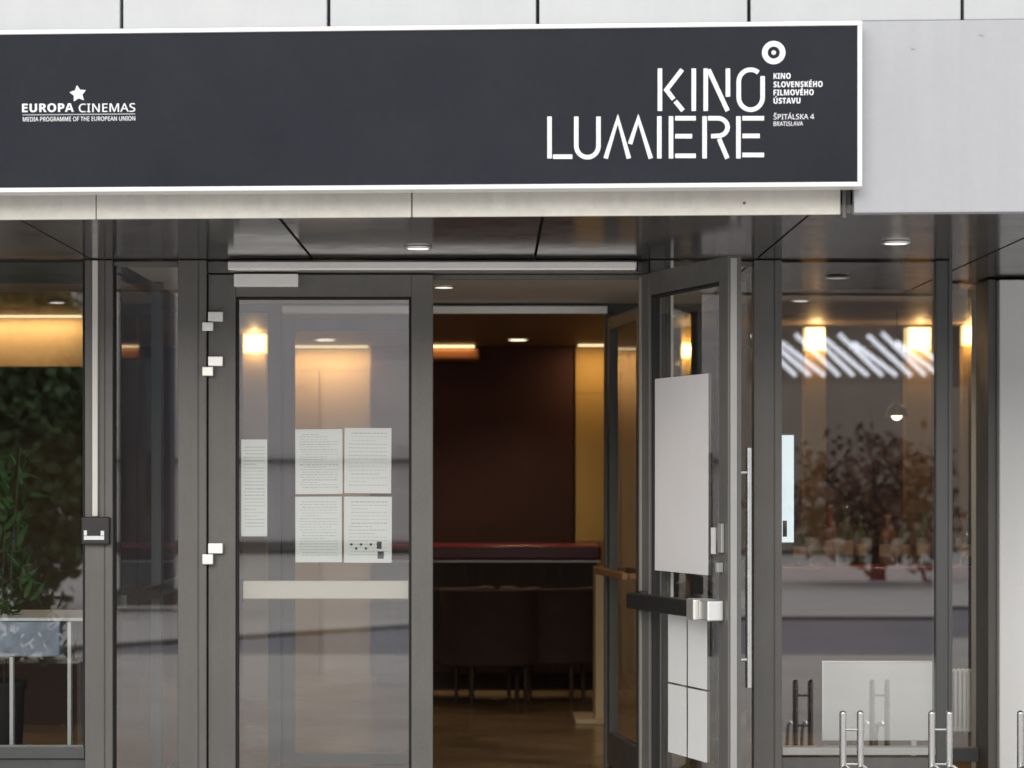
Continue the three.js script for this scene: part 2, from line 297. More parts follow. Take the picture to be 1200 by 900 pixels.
// posts, header and panes of the glazed front
const postG = (p0, p1, dz = 0.05, y0 = 0, y1 = SOF - 0.004) => { const a = X(p0), b = X(p1), m = a + (b - a) * .72; return [bx(a, b, y0, y1, Z - 0.07, Z + dz - .006, 0.003), bx(a + .001, m - .003, y0, y1, Z + dz - .0062, Z + dz, 0.002), bx(m + .003, b - .001, y0, y1, Z + dz - .0062, Z + dz, 0.002)]; };
for (const [a, b] of [[101.5, 134], [210, 243.5], [761, 786], [882, 915]]) part('post', postG(a, b), M.frame, B);
part('post', postG(1095.5, 1115, 0.03), M.frameDark, B, 'dark corner post of the right window');
part('header', bx(X(243.5) + .002, X(761) - .002, Y(320.5), SOF - 0.006, Z - 0.06, Z + 0.02, 0.003), M.frame, B);
part('header_rail', bx(X(270), X(744.5), Y(320), Y(308), Z + 0.022, Z + 0.13, 0.01), M.silver, B, 'pale metal rail above the doors');
part('door_stop', [bx(X(243.5) + .001, X(252), 0, TOPJ, Z - .07, Z - .034), bx(X(252), X(757), TOPJ - .02, TOPJ, Z - .07, Z - .034)], M.frame, B);
part('header_cap', bx(X(746), X(752), Y(319), Y(309), Z + 0.022, Z + 0.075, 0.004), M.frameDark, B);
// left window
function pane(name, x0, x1, y0, y1, z, parent, mat = M.glass) { return part(name, bx(x0, x1, y0, y1, z - 0.002, z, 0), mat, parent); }
function sheet(name, x0, x1, y0, y1, z, parent, mat = M.glass) { const g = new THREE.PlaneGeometry(x1 - x0, y1 - y0); g.translate((x0 + x1) / 2, (y0 + y1) / 2, z); return part(name, g, mat, parent); }
{
  const w = sheet('window', -4.88, X(101.5) - .004, Y(874), SOF - .01, Z, B);
  part('bottom_rail', bx(-4.9, X(101.5) - .003, Y(888), Y(874), Z - .05, Z + .04), M.frameDark, w);
  part('sill_panel', bx(-4.9, X(101.5) - .003, 0.005, Y(889), Z - .05, Z + .02), M.frameDark, w);
  part('mullion', bx(-3.4, -3.32, Y(874) + .002, SOF - .012, Z - .06, Z + .04), M.frame, w);
  part('gasket', bx(X(101.5) - .016, X(101.5) - .004, Y(874) + .002, SOF - .012, Z - .02, Z + .012), M.gasket, w);
  const s = sheet('side_light', X(136), X(209), 0.12, Y(312), Z, B);
  part('top_rail', bx(X(134) + .002, X(210) - .002, Y(312), SOF - .008, Z - .05, Z + .035), M.frame, s);
  part('bottom_rail', bx(X(134) + .002, X(210) - .002, 0.01, 0.12, Z - .05, Z + .035), M.frame, s);
  part('gasket', [bx(X(134) + .002, X(136), .12, Y(312), Z - .02, Z + .02, 0), bx(X(209), X(210) - .002, .12, Y(312), Z - .02, Z + .02, 0)], M.gasket, s);
  const s2 = sheet('side_light', X(787), X(881), 0.12, Y(312), Z, B);
  part('top_rail', bx(X(786) + .002, X(882) - .002, Y(312), SOF - .008, Z - .05, Z + .035), M.frame, s2);
  part('bottom_rail', bx(X(786) + .002, X(882) - .002, 0.01, 0.12, Z - .05, Z + .035), M.frame, s2);
  const r = sheet('window', X(915) + .002, X(1095.5) - .002, Y(875), SOF - .01, Z, B);
  part('bottom_rail', bx(X(915) + .002, X(1095.5) - .002, Y(884), Y(875), Z - .05, Z + .035), M.edge, r);
  part('sill_panel', bx(X(915) + .002, X(1095.5) - .002, 0.005, Y(887), Z - .05, Z + .01), M.frame, r);
  // short glazed return to the white wall
  const q = sheet('window', X(1110, 12.2), X(1146, 12.3), Y(876, 12.2), SOF - .01, Z - 1.2, B);
  part('end_frame', bx(X(1146, 12.2), X(1171, 11.9) - .004, 0, SOF - .008, -12.25, -11.95), M.frame, q);
  { const x0 = X(1113), x1 = X(1110, 12.2), dz = 1.14; const g = new THREE.PlaneGeometry(Math.hypot(x1 - x0, dz), SOF - .02); g.rotateY(Math.atan2(dz, x1 - x0)); g.translate((x0 + x1) / 2, SOF / 2, Z - .06 - dz / 2); part('return_pane', g, M.glassInner, q); }
  part('bottom_rail', bx(X(1110, 12.2), X(1146, 12.2) - .002, Y(892, 12.2), Y(876, 12.2), -12.25, -12.16), M.frameDark, q);
}
// door leaves; local frame: x from the hinge to the free edge, +z the inner face
function leaf(w, mat, parent, label, hinge, turn, topY, stileHinge = 0.112, stileFree = 0.096) {
  const t = 0.03, yb = 0.012;
  const m = local('door', [bx(0, stileHinge, yb, topY, -t, t), bx(w - stileFree, w, yb, topY, -t, t), bx(stileHinge, w - stileFree, topY - 0.098, topY, -t + .001, t - .001), bx(stileHinge, w - stileFree, yb, 0.22, -t + .001, t - .001)], mat, parent, label);
  m.position.set(hinge[0], 0, hinge[1] - Z); m.rotation.y = turn;
  const g = new THREE.PlaneGeometry(w - stileHinge - stileFree, topY - 0.098 - 0.22); g.translate((stileHinge + w - stileFree) / 2, (topY - 0.098 + 0.22) / 2, 0);
  local('pane', g, M.glass, m);
  const b = .012, x0 = stileHinge, x1 = w - stileFree, y1 = topY - .098;
  local('glazing_bead', [bx(x0, x0 + b, .22, y1, -.018, .018), bx(x1 - b, x1, .22, y1, -.018, .018), bx(x0 + b, x1 - b, y1 - b, y1, -.018, .018), bx(x0 + b, x1 - b, .22, .22 + b, -.018, .018)], M.gasket, m);
  return m;
}
const TOP = Y(322.5);
// left leaf, shut: its local +z looks indoors, so x runs from its free edge to the hinge when turned half round; build it from the hinge with a mirror-free turn
const DL = leaf(X(507.5) - X(245), M.frame, B, 'closed left door leaf', [X(245), Z + 0.0], 0, TOP, .122);
{ // here local +z looks outdoors
  const hx = X(245);
  for (const [y0, y1, yb, yc] of [[366, 378, 378, 389], [418, 430, 430, 441.5], [636, 648.5, 648.5, 661]]) {
    local('hinge', [bx(X(245.5) - hx, X(263) - hx, Y(y1), Y(y0), .031, .062, .004), bx(X(239) - hx, X(252) - hx, Y(yc), Y(yb) - .001, .031 + .02, .072, .004)], M.silver, DL);
  }
  local('door_closer', bx(X(276) - hx, X(351.5) - hx, Y(338), Y(322.5), .031, .085, .006), M.silver, DL);
  local('push_bar', [bx(X(279) - hx, X(482) - hx, Y(702.5), Y(681), -.075, -.035, .006)], M.barBeige, DL, 'pale push bar across the closed door');
  local('push_bar_bracket', [bx(X(277) - hx - .03, X(284) - hx, Y(706), Y(678), -.07, -.0305), bx(X(478) - hx, X(486) - hx, Y(706), Y(678), -.07, -.0305)], M.black, DL);
}
const HR = [X(757), Z + 0.01], AN = -72.4 * Math.PI / 180;
const DR = leaf(1.0, M.frame, B, 'right door leaf standing open towards the street', HR, AN, TOP);
{
  local('push_bar', bx(.05, .775, 1.028, 1.10, .065, .118, .012), M.black, DR, 'black push bar on the open door');
  local('push_bar_head', [bx(.778, .86, 1.018, 1.108, .031, .125, .008), bx(.866, .965, 1.02, 1.106, .031, .105, .008)], M.silver, DR);
  local('push_bar_bracket', bx(.03, .10, 1.02, 1.106, .031, .066, .004), M.black, DR);
  const h = tube([[.945, .745, -.085], [.945, 1.2, -.085], [.945, 1.73, -.085]], .014, 8, 14);
  const st = y => { const g = new THREE.CylinderGeometry(.009, .009, .06, 10); g.rotateX(Math.PI / 2); g.translate(.945, y, -.058); return g; };
  local('pull_handle', [h, st(.86), st(1.63)], M.steel, DR, 'long steel pull handle');
  local('edge_strip', bx(1.0005, 1.005, .02, TOP - .01, -.008, .02, .001), M.edge, DR);  // paler strip laid on the free edge in place of its highlight
  local('hinge_highlight', bx(.002, .026, .02, TOP - .01, .0305, .036, .001), M.edge, DR);  // bright edge light at the hinge side, made as a paler strip
  local('lock', [bx(.925, .965, 1.30, 1.42, .031, .045), bx(.935, .955, 1.22, 1.26, .031, .06)], M.edge, DR);
}
// vestibule: inner screen with its own header, posts and doors, glazed sides
const ZI = -13.77;
{
  part('vestibule_ceiling', bx(X(134), X(882), SOF + 0.002, SOF + 0.03, ZI - .05, Z - .075, 0), M.vestibuleCeiling, B);
  part('inner_header', bx(X(134) , X(882), SOF - .05, SOF + .16, ZI - .06, ZI + .05), M.frameDark, B);
  part('inner_header_rail', bx(X(270), X(744.5), Y(368, 13.7), Y(358.5, 13.7), ZI + .052, ZI + .10, .005), M.silver, B);
  for (const [a, b] of [[315, 330], [708, 722]]) part('inner_post', bx(X(a, 13.77), X(b, 13.77), 0, SOF - .052, ZI - .05, ZI + .05), M.frameDark, B);
  for (const [x, s] of [[X(134) + .02, 1], [X(882) - .02, -1]]) {
    part('inner_post', bx(x - .03, x + .03, 0, SOF - .002, ZI - .05, ZI + .05), M.frameDark, B);
    const g = new THREE.PlaneGeometry(2.6, 2.4); g.rotateY(Math.PI / 2); g.translate(x, 1.3, (Z + ZI) / 2); const p = part('side_pane', g, M.glassInner, B);
    part('side_mullion', bx(x - .025, x + .025, 0, SOF - .002, -12.3, -12.22), M.frame, p);
    part('side_rail', [bx(x - .024, x + .024, 1.02, 1.08, -12.21, -11.08), bx(x - .024, x + .024, 1.02, 1.08, -13.7, -12.31), bx(x - .024, x + .024, 0, .1, -12.21, -11.08), bx(x - .024, x + .024, 0, .1, -13.7, -12.31)], M.frame, p);
  }
  sheet('inner_pane', X(134) + .055, X(315, 13.77) - .002, .1, SOF - .052, ZI, B, M.glassInner);
  sheet('inner_pane', X(722, 13.77) + .002, X(882) - .055, .1, SOF - .052, ZI, B, M.glassInner);
  const il = local('inner_door', [bx(0, .07, .01, 2.50, -.025, .025), bx(.76, .83, .01, 2.50, -.025, .025), bx(.07, .76, 2.43, 2.5, -.024, .024), bx(.07, .76, .01, .07, -.024, .024)], M.frameDark, B);
  il.position.set(X(330, 13.77) + .004, 0, ZI - Z);
  { const g = new THREE.PlaneGeometry(.69, 2.36); g.translate(.415, 1.25, 0); local('pane', g, M.glassInner, il); }
  const ir = local('inner_door', [bx(0, .07, .01, 2.50, -.025, .025), bx(.86, .93, .01, 2.50, -.025, .025), bx(.07, .86, 2.43, 2.5, -.024, .024), bx(.07, .86, .01, .2, -.024, .024)], M.frameDark, B);
  ir.position.set(X(716, 13.77), 0, ZI - Z + .06); ir.rotation.y = -Math.atan2(.92, .12);
  { const g = new THREE.PlaneGeometry(.79, 2.23); g.translate(.465, 1.315, 0); local('pane', g, M.glassInner, ir); }
  local('pull_bar', [bx(.05, .9, 1.075, 1.115, .07, .105, .008), bx(.06, .09, 1.08, 1.11, .024, .072), bx(.84, .87, 1.08, 1.11, .024, .072)], M.wood, ir, 'wooden bar across the inner door');
}

// ------------------------------------------------------------------ lobby shell
struct('lobby_floor', bx(-4.9, 4.6, -0.1, 0.003, -20.2, -10.95, 0), M.floor);
struct('lobby_ceiling', [bx(-4.9, X(134), 2.68, 2.8, -20.2, -11.0, 0), bx(X(882), 4.6, 2.68, 2.8, -20.2, -11.0, 0), bx(X(134), X(882), 2.68, 2.8, -20.2, ZI - .065, 0)], M.lobbyCeiling);
struct('lobby_wall', bx(-4.98, -4.9, 0, 2.95, -20.2, -11, 0), M.wallDark);
struct('lobby_wall', bx(4.6, 4.68, 0, 2.95, -20.2, -12.6, 0), M.wallDark);
const ZB = -20;
struct('lobby_wall', [bx(-4.9, X(328, 19.8), 0, 2.68, ZB - .2, ZB + .0, 0), bx(X(676, 19.8), 4.6, 0, 2.68, ZB - .2, ZB, 0)], M.wallDark);
struct('lobby_wall', bx(X(434, 19.8), X(673, 19.8), 0, 2.68, ZB - .2, ZB + .1, .01), M.wallRed);
struct('lobby_wall', bx(X(676, 19.8), X(712, 19.8), 0, 1.115, ZB, ZB + .14, .01), M.wood);
// wall panels washed by a lamp strip hidden in a slot at the ceiling
function washed(x0, x1, yb, yt, z, label, seams = [], power = 62, mat = M.beige, out = .2) {
  const o = thing('wash_lit_panel', label, 'wall panel', [(x0 + x1) / 2, 0, z]);
  part('back_panel', bx(x0, x1, yb, yt, z - .02, z, 0), mat, o);
  let a = x0; for (const s of [...seams, x1]) { part('wall_panel', bx(a, s - .004, 0, yb - .004, z - .02, z + .004, .003), mat, o); a = s + .002; }
  part('lamp_strip', bx(x0 + .01, x1 - .01, yt - .016, yt - .004, z + out - .02, z + out + .02, 0), M.lampWarm, o);
  const l = new THREE.RectAreaLight(0xffcb8c, power, x1 - x0 - .02, .04); l.position.set((x0 + x1) / 2, yt - .018, z + out); l.lookAt((x0 + x1) / 2, yt - 1, z + out - .12); scene.add(l);
}
washed(X(331, 19.8), X(433, 19.8), Y(433, 19.8), 2.678, ZB + .02, 'beige wall panel washed with warm light behind the closed door', [X(373, 19.8)]);
washed(X(-60, 16.2), X(100, 16.2), Y(430, 16.2), 2.678, -16.2, 'long warm lit wall band above the dark left window interior', [X(70, 16.2)], 30, M.beige, .1);
{ // dark wall and curtain under and beside the warm band
  struct('lobby_wall', bx(-4.9, X(101, 16.2), 0, Y(431, 16.2), -16.1, -16.0, 0), M.wallDark);
  struct('lobby_wall', bx(X(101, 16.2), X(160, 16.2), 0, 2.68, -16.3, -16.2, 0), M.wallDark);
}
washed(X(675, 19.8), X(716, 19.8), 2.3, 2.678, ZB + .12, 'narrow ochre wall panel right of the dark red wall with an added lamp strip', [], 75, M.ochre, .3);  // lamp strip and area light added here only to brighten the ochre
// lit columns: shaft with a glowing box at its head
function column(p0, p1, d, yt, yb, label, mat = M.ochre) {
  const x0 = X(p0, d), x1 = X(p1, d), z = -d, dep = x1 - x0, o = thing('lit_column', label, 'column', [(x0 + x1) / 2, 0, z], 'columns with a lamp box at the top');
  part('shaft', bx(x0, x1, 0, Y(yb, d), z - dep, z, .004), mat, o);
  part('lamp_box', bx(x0 + .003, x1 - .003, Y(yb, d) + .002, Math.min(2.676, Y(yt, d)), z - dep + .003, z - .003, .006), COLLAMP, o);
  if (Y(yt, d) < 2.65) part('head', bx(x0, x1, Y(yt, d) + .002, 2.678, z - dep, z, .004), mat, o);
  const l = new THREE.PointLight(0xffc985, 0.22); l.position.set((x0 + x1) / 2, (Y(yt, d) + Y(yb, d)) / 2, z + .06); l.castShadow = true; scene.add(l);
}
const COLLAMP = std({ color: lin(0.9, 0.85, 0.7), emissive: lin(1.0, 0.74, 0.34), emissiveIntensity: 0.6, roughness: 0.6 });
column(284, 313, 18.1, 391, 414, 'beige column with lamp box beyond the closed door leaf', M.beige);
column(943, 968, 17.1, 383, 411, 'ochre column with lamp box left in the right window');
column(1063, 1092, 17.1, 383, 411, 'ochre column with lamp box right in the right window');
column(1128, 1146, 17.1, 380, 405, 'ochre column with lamp box in the narrow end pane');
column(798, 816, 17.4, 402, 420, 'ochre column with lamp box behind the open door leaf');
// copper pendant strip over the bar
{
  const o = thing('copper_lamp', 'glowing copper strip lamp under the ceiling above the dark red wall', 'lamp', [X(530, 19.6), 2.5, -19.7]);
  part('reflector', bx(X(500, 19.6), X(562, 19.6), Y(421, 19.6), Y(408, 19.6), -19.899, -19.66, .02), std({ color: lin(0.5, 0.27, 0.12), roughness: 0.5, metalness: 0.5 }), o);
  part('lamp_strip', bx(X(503, 19.6), X(556, 19.6), Y(406.5, 19.6), Y(404.5, 19.6), -19.7, -19.62, 0), M.lampWarm, o);
  const l = new THREE.RectAreaLight(0xffa860, 2.2, .36, .06); l.position.set(X(530, 19.6), Y(407, 19.6), -19.6); l.lookAt(X(530, 19.6), Y(440, 19.6), -19.72); scene.add(l);
}
// ------------------------------------------------------------------ ceiling downlights
function downlight(px, py, h, label, mat, power, color, rad = 0.045) {
  const d = h * F / (CY - py), x = X(px, d), y = EYE + h, o = thing('downlight', label, 'ceiling lamp', [x, y, -d], 'round recessed downlights');
  const ring = new THREE.TorusGeometry(rad + .008, .007, 8, 28); ring.rotateX(Math.PI / 2); ring.translate(x, y - .004, -d); part('rim', ring, M.silver, o);
  const g = new THREE.CylinderGeometry(rad, rad, .012, 28); g.translate(x, y - .004, -d); part('lens', g, mat, o);
  const l = new THREE.SpotLight(color, power, 0, 1.1, 0.6, 2); l.position.set(x, y - .02, -d); l.target.position.set(x, 0, -d); l.castShadow = true; l.shadow.radius = 2; scene.add(l, l.target);
}
const hs = SOF - EYE, hl = 2.68 - EYE;
downlight(490, 289, hs, 'downlight in the canopy soffit above the closed door', M.lampCool, .6, 0xffe8c8);
downlight(1050, 283, hs, 'downlight in the canopy soffit above the right window', M.lampCool, .6, 0xffe8c8);
downlight(520, 335, hs, 'downlight in the vestibule ceiling over the open doorway', M.lampCool, .8, 0xffe0b8);
downlight(988, 326, hl, 'nearer downlight in the lobby ceiling behind the right window', M.lampCool, 3.2, 0xffe4bd);
downlight(938, 351, hl, 'farther downlight in the lobby ceiling behind the right window', M.lampCool, 3.2, 0xffe4bd);
downlight(24, 327, hl, 'nearer downlight in the lobby ceiling behind the left window', M.lampCool, 3.2, 0xffe4bd);
downlight(67, 353, hl, 'farther downlight in the lobby ceiling behind the left window', M.lampCool, 3.2, 0xffe4bd);
downlight(142, 398, hl, 'bright downlight deep in the lobby behind the narrow left side pane', M.lampSpot, 3.4, 0xffe4bd, .07);
downlight(381, 397, hl, 'bright downlight deep in the lobby behind the closed door', M.lampSpot, 3.4, 0xffe4bd, .07);
downlight(607, 397, hl, 'bright downlight deep in the lobby through the open doorway', M.lampSpot, 3.4, 0xffe4bd, .07);
{ // pendant over the right-hand bar
  const d = 15.7, x = X(1051, d), y = Y(482, d), z = -d, o = thing('pendant_lamp', 'small warm pendant lamp above the bar behind the right window', 'lamp', [x, y, z]);
  part('cord', cyl(x, y + .05, 2.68, z, .004, .004, 6), M.black, o);
  part('shade', new THREE.LatheGeometry([[.075, -.03], [.06, .02], [.02, .05], [.012, .06], [.018, .045], [.055, .018], [.07, -.03]].map(q => new THREE.Vector2(...q)), 24).translate(x, y, z), M.black, o);
  part('bulb', new THREE.SphereGeometry(.036, 18, 12).translate(x, y - .022, z), M.lampSpot, o);
  const l = new THREE.SpotLight(0xffd9a8, 1.1, 0, 1.0, .7, 2); l.position.set(x, y - .07, z); l.target.position.set(x, 0, z); l.castShadow = true; scene.add(l, l.target);
}

// ------------------------------------------------------------------ the sign
{
  const off = 0.165, a = fas(-170, 31, off)[0], [bR, yt] = fas(1010.5, 24, off), yb = fas(1008, 218.5, off)[1], f = 0.017;
  const Sg = thing('sign_board', 'long dark cinema sign with white lettering along the canopy front', 'sign', [0, yb, FZ]);
  Sg.rotation.y = -TH; const O = y => y - yb;
  local('face', bx(a + f, bR - f, f, O(yt) - f, .068, off - .006, 0), M.signFace, Sg);
  local('frame', [bx(a, bR, 0, f, .062, off), bx(a, bR, O(yt) - f, O(yt), .062, off), bx(a, a + f, f, O(yt) - f, .063, off - .001), bx(bR - f, bR, f, O(yt) - f, .063, off - .001)], M.signFrame, Sg);
  local('back_tray', bx(a + .02, bR - .02, .02, O(yt) - .02, .002, .061, 0), M.frame, Sg);
  const zf = off - .006, P = (x, y) => { const [u, v] = fas(620 + x / 3, 30 + y / 3, zf); return new THREE.Vector2(u, O(v)); };
  const W = fas(705.1, 100, zf)[0] - fas(700, 100, zf)[0];
  function ribbon(pts) { // flat vinyl stroke with mitred bends
    const p = pts.map(q => P(...q)), l = [], r = [];
    for (let i = 0; i < p.length; i++) {
      const d0 = i ? p[i].clone().sub(p[i - 1]).normalize() : null, d1 = i < p.length - 1 ? p[i + 1].clone().sub(p[i]).normalize() : null;
      const t = (d0 && d1 ? d0.clone().add(d1) : (d0 || d1).clone()).normalize(), n = new THREE.Vector2(-t.y, t.x), k = d0 && d1 ? Math.max(0.45, t.dot(d1)) : 1;
      l.push(p[i].clone().addScaledVector(n, W / 2 / k)); r.push(p[i].clone().addScaledVector(n, -W / 2 / k));
    }
    const g = new THREE.ExtrudeGeometry(new THREE.Shape([...l, ...r.reverse()]), { depth: .0016, bevelEnabled: false }); g.translate(0, 0, zf + .0002); return g;
  }
  const arc = (cx, cy, rx, ry, a0, a1, n = 10) => Array.from({ length: n + 1 }, (_, i) => { const t = (a0 + (a1 - a0) * i / n) * Math.PI / 180; return [cx + rx * Math.cos(t), cy - ry * Math.sin(t)]; });
  const letters = [
    [[[460, 151], [460, 300]], [[538, 155], [483, 226], [508, 259]], [[514, 266], [541, 299]]],
    [[[579, 151], [579, 300]]],
    [[[621, 151], [621, 300]], [[631, 155], [698, 300]], [[699, 151], [699, 250]]],
    [[...arc(779, 197, 42, 42, 50, 180, 8), ...arc(779, 252, 42, 44, 180, 360, 14), [821, 178]]],
    [[[72, 320], [72, 467]], [[84, 461], [152, 461]]],
    [[[166, 320], ...arc(205, 423, 39, 40, 180, 360, 14), [244, 320]]],
    [[[269, 467], [312, 328], [351, 467]], [[355, 416], [384, 328], [428, 467]]],
    [[[458, 319], [458, 467]]],
    [[[499, 319], [499, 467]], [[514, 326], [586, 326]], [[514, 389], [573, 389]], [[514, 458], [586, 458]]],
    [[[617, 319], [617, 467]], [[629, 326], [660, 326], ...arc(665, 357, 33, 31, 80, -80, 8), [640, 389]], [[668, 398], [697, 467]]],
    [[[736, 319], [736, 467]], [[750, 326], [826, 326]], [[750, 388], [811, 388]], [[750, 455], [826, 455]]],
  ];
  for (const s of letters) local('letter', s.map(ribbon), M.vinyl, Sg);
  { const c = P(860, 95), k = P(901, 95).x - c.x; const s = new THREE.Shape(); s.absarc(c.x, c.y, k, 0, Math.PI * 2); const h = new THREE.Path(); h.absarc(c.x, c.y, k * .53, 0, Math.PI * 2, true); s.holes.push(h);
    const dsh = new THREE.Shape(); dsh.absarc(c.x, c.y, k * .19, 0, Math.PI * 2);
    local('ring_emblem', [s, dsh].map(q => { const g = new THREE.ExtrudeGeometry(q, { depth: .0016, bevelEnabled: false, curveSegments: 28 }); g.translate(0, 0, zf + .0002); return g; }), M.vinyl, Sg); }
  const bold = await new FontLoader().loadAsync('fonts/droid/droid_sans_bold.typeface.json'), reg = await new FontLoader().loadAsync('fonts/droid/droid_sans_regular.typeface.json');
  const capG = new TextGeometry('H', { font: bold, size: 1, depth: 1 }); capG.computeBoundingBox(); const CAP = capG.boundingBox.max.y;
  function caption(txt, font, px, pyBase, pxEnd, capPx, mat, name) { // one line of print from px to pxEnd on the sign, capPx high
    const g = new TextGeometry(txt, { font, size: 1, depth: 1, curveSegments: 3, bevelEnabled: false }); g.computeBoundingBox(); const b = g.boundingBox;
    const [u0, v0] = fas(px, pyBase, zf), [u1] = fas(pxEnd, pyBase, zf), ch = fas(px, pyBase - capPx, zf)[1] - v0;
    g.translate(-b.min.x, 0, 0); g.scale((u1 - u0) / (b.max.x - b.min.x), ch / CAP, .0014); g.translate(u0, O(v0), zf + .0002); g.computeVertexNormals(); local(name, g, mat, Sg);
  }
  for (const [t, b, e, h] of [['KINO', 92.5, 926.5, 6.6], ['SLOVENSKÉHO', 102.3, 964, 6.6], ['FILMOVÉHO', 111.8, 953.5, 6.6], ['ÚSTAVU', 121.5, 938, 6.6]]) caption(t, bold, 906.5, b, e, h, M.vinyl, 'caption');
  caption('ŠPITÁLSKA 4', reg, 906.5, 140, 954, 6, M.vinyl, 'caption'); caption('BRATISLAVA', reg, 906.5, 147.6, 941, 5, M.vinyl, 'caption');
  caption('EUROPA', bold, 26, 131.5, 86.5, 9.8, M.vinyl, 'caption'); caption('CINEMAS', reg, 92.5, 131.5, 158.5, 9.8, M.vinyl, 'caption');
  caption('MEDIA PROGRAMME OF THE EUROPEAN UNION', reg, 27, 142.4, 158.5, 5, M.vinyl, 'caption');
  { const [u0, v] = fas(26.5, 135.2, zf), [u1] = fas(158.5, 135.2, zf), t = fas(26, 134.2, zf)[1] - v; local('rule', bx(u0, u1, O(v), O(v) + t, zf + .0002, zf + .0014, 0), M.vinylGrey, Sg); }
  { const [u, v] = fas(91.5, 110, zf), R = fas(101.5, 110, zf)[0] - u, s = new THREE.Shape(); for (let i = 0; i < 10; i++) { const a = Math.PI / 2 + i * Math.PI / 5 + .12, q = i % 2 ? R * .52 : R; s[i ? 'lineTo' : 'moveTo'](u + Math.cos(a) * q, O(v) + Math.sin(a) * q); }
    const g = new THREE.ExtrudeGeometry(s, { depth: .0016, bevelEnabled: false }); g.translate(0, 0, zf + .0002); local('star_emblem', g, M.vinyl, Sg); }
}

// ------------------------------------------------------------------ notices and posters
function printed(s, rows) { // faint lines of small print, too small to read
  const c = document.createElement('canvas'); c.width = 256; c.height = 362; const q = c.getContext('2d'); q.fillStyle = '#e3e6e3'; q.fillRect(0, 0, 256, 362);
  let sd = s * 977 + 13; const r = () => { sd = (sd * 16807) % 2147483647; return sd / 2147483647; };
  for (let i = 0; i < rows; i++) { const y = 26 + i * (310 / rows), x0 = 24 + (r() < .3 ? 14 : 0); q.fillStyle = `rgba(70,72,74,${0.16 + .2 * r()})`; let x = x0; const end = r() < .25 ? 120 + 80 * r() : 232; while (x < end) { const w = 6 + 18 * r(); q.fillRect(x, y, Math.min(w, end - x), 4 + (i % 6 == 0 ? 2 : 0)); x += w + 5; } }
  if (s === 4) { q.fillStyle = 'rgba(30,30,30,.8)'; q.fillRect(176, 246, 26, 40); q.fillRect(180, 300, 34, 40); for (let i = 0; i < 5; i++) { q.beginPath(); q.arc(40 + i * 26, 262 + (i % 2) * 22, 7, 0, 7); q.fill(); } }
  const t = new THREE.CanvasTexture(c); t.colorSpace = THREE.SRGBColorSpace; return std({ map: t, roughness: 0.85 });
}
function paperSheet(name, w, h, mat, label, category, group, bow = 0.003, seedv = 1) { // thin slightly bowed sheet, facing +z, own uv 0..1
  const g = new THREE.PlaneGeometry(w, h, 6, 8), p = g.attributes.position; for (let i = 0; i < p.count; i++) { const u = p.getX(i) / w, v = p.getY(i) / h; p.setZ(i, bow * (u * u * 2 + v * v * 1.2 + .4 * Math.sin(5 * u + seedv) * v)); } g.computeVertexNormals();
  const b = g.clone(); b.scale(1, 1, 1); const q = b.attributes.position; for (let i = 0; i < q.count; i++) q.setZ(i, q.getZ(i) - .0006); const ix = b.index.array; for (let i = 0; i < ix.length; i += 3) { const t = ix[i]; ix[i] = ix[i + 1]; ix[i + 1] = t; } b.computeVertexNormals();
  const m = lit(new THREE.Mesh(mergeGeometries([g, b]), mat)); m.name = numbered(name); m.userData = { label, category }; if (group) m.userData.group = group; scene.add(m); return m;
}
[[346, 401.3, 503, 579, 'upper left of four', 22], [403.5, 458.5, 501.5, 578, 'upper right of four', 15], [346, 400.5, 582, 659, 'lower left of four', 20], [403, 459, 582, 659.5, 'lower right of four', 16]].forEach(([a, b, t, u, w, rows], i) => {
  const m = paperSheet('notice_sheet', X(b) - X(a), Y(t) - Y(u), printed(i + 1, rows), `white printed notice, ${w} taped inside the closed door`, 'notice', 'notices on the closed door', 0.002, i);
  m.position.set((X(a) + X(b)) / 2, (Y(t) + Y(u)) / 2, Z - .006); m.rotation.z = [.004, -.006, .003, -.003][i];
});
{ // on the open leaf: a frame of reference at its hinge
  const put = (m, t, y, out) => { m.position.set(HR[0] + Math.cos(AN) * t + Math.sin(AN) * out, y, HR[1] - Math.sin(AN) * t + Math.cos(AN) * out); m.rotation.y = AN; };
  let m = paperSheet('blank_poster', .612, .845, M.poster, 'large blank white poster on the open door leaf', 'poster', null, .002, 2); put(m, .43, 1.622, .005);
  [[.388, .868, 'upper left'], [.616, .868, 'upper right'], [.388, .562, 'lower left'], [.616, .562, 'lower right']].forEach(([t, y, w], i) => {
    const s = paperSheet('blank_sheet', .212, .297, M.paper, `blank white sheet, ${w} of four low on the open door`, 'notice', 'sheets low on the open door', .002, i + 4); put(s, t, y, .005); s.rotation.z = 0;
  });
  m = paperSheet('black_card', .12, .075, M.black, 'small black card under the large poster on the open door', 'card', null, .001, 3); put(m, .62, 1.155, .006);
  m = paperSheet('white_label', .05, .11, M.paper, 'small white label beside the large poster on the open door', 'label', null, .001, 5); put(m, .79, 1.345, .006);
}
{ const m = paperSheet('programme_poster', X(313) - X(282.5), Y(515) - Y(628.5), printed(7, 24), 'tall narrow white programme inside the closed door near its hinges', 'poster', null, .002, 6); m.position.set((X(282.5) + X(313)) / 2, (Y(515) + Y(628.5)) / 2, Z - .007); }
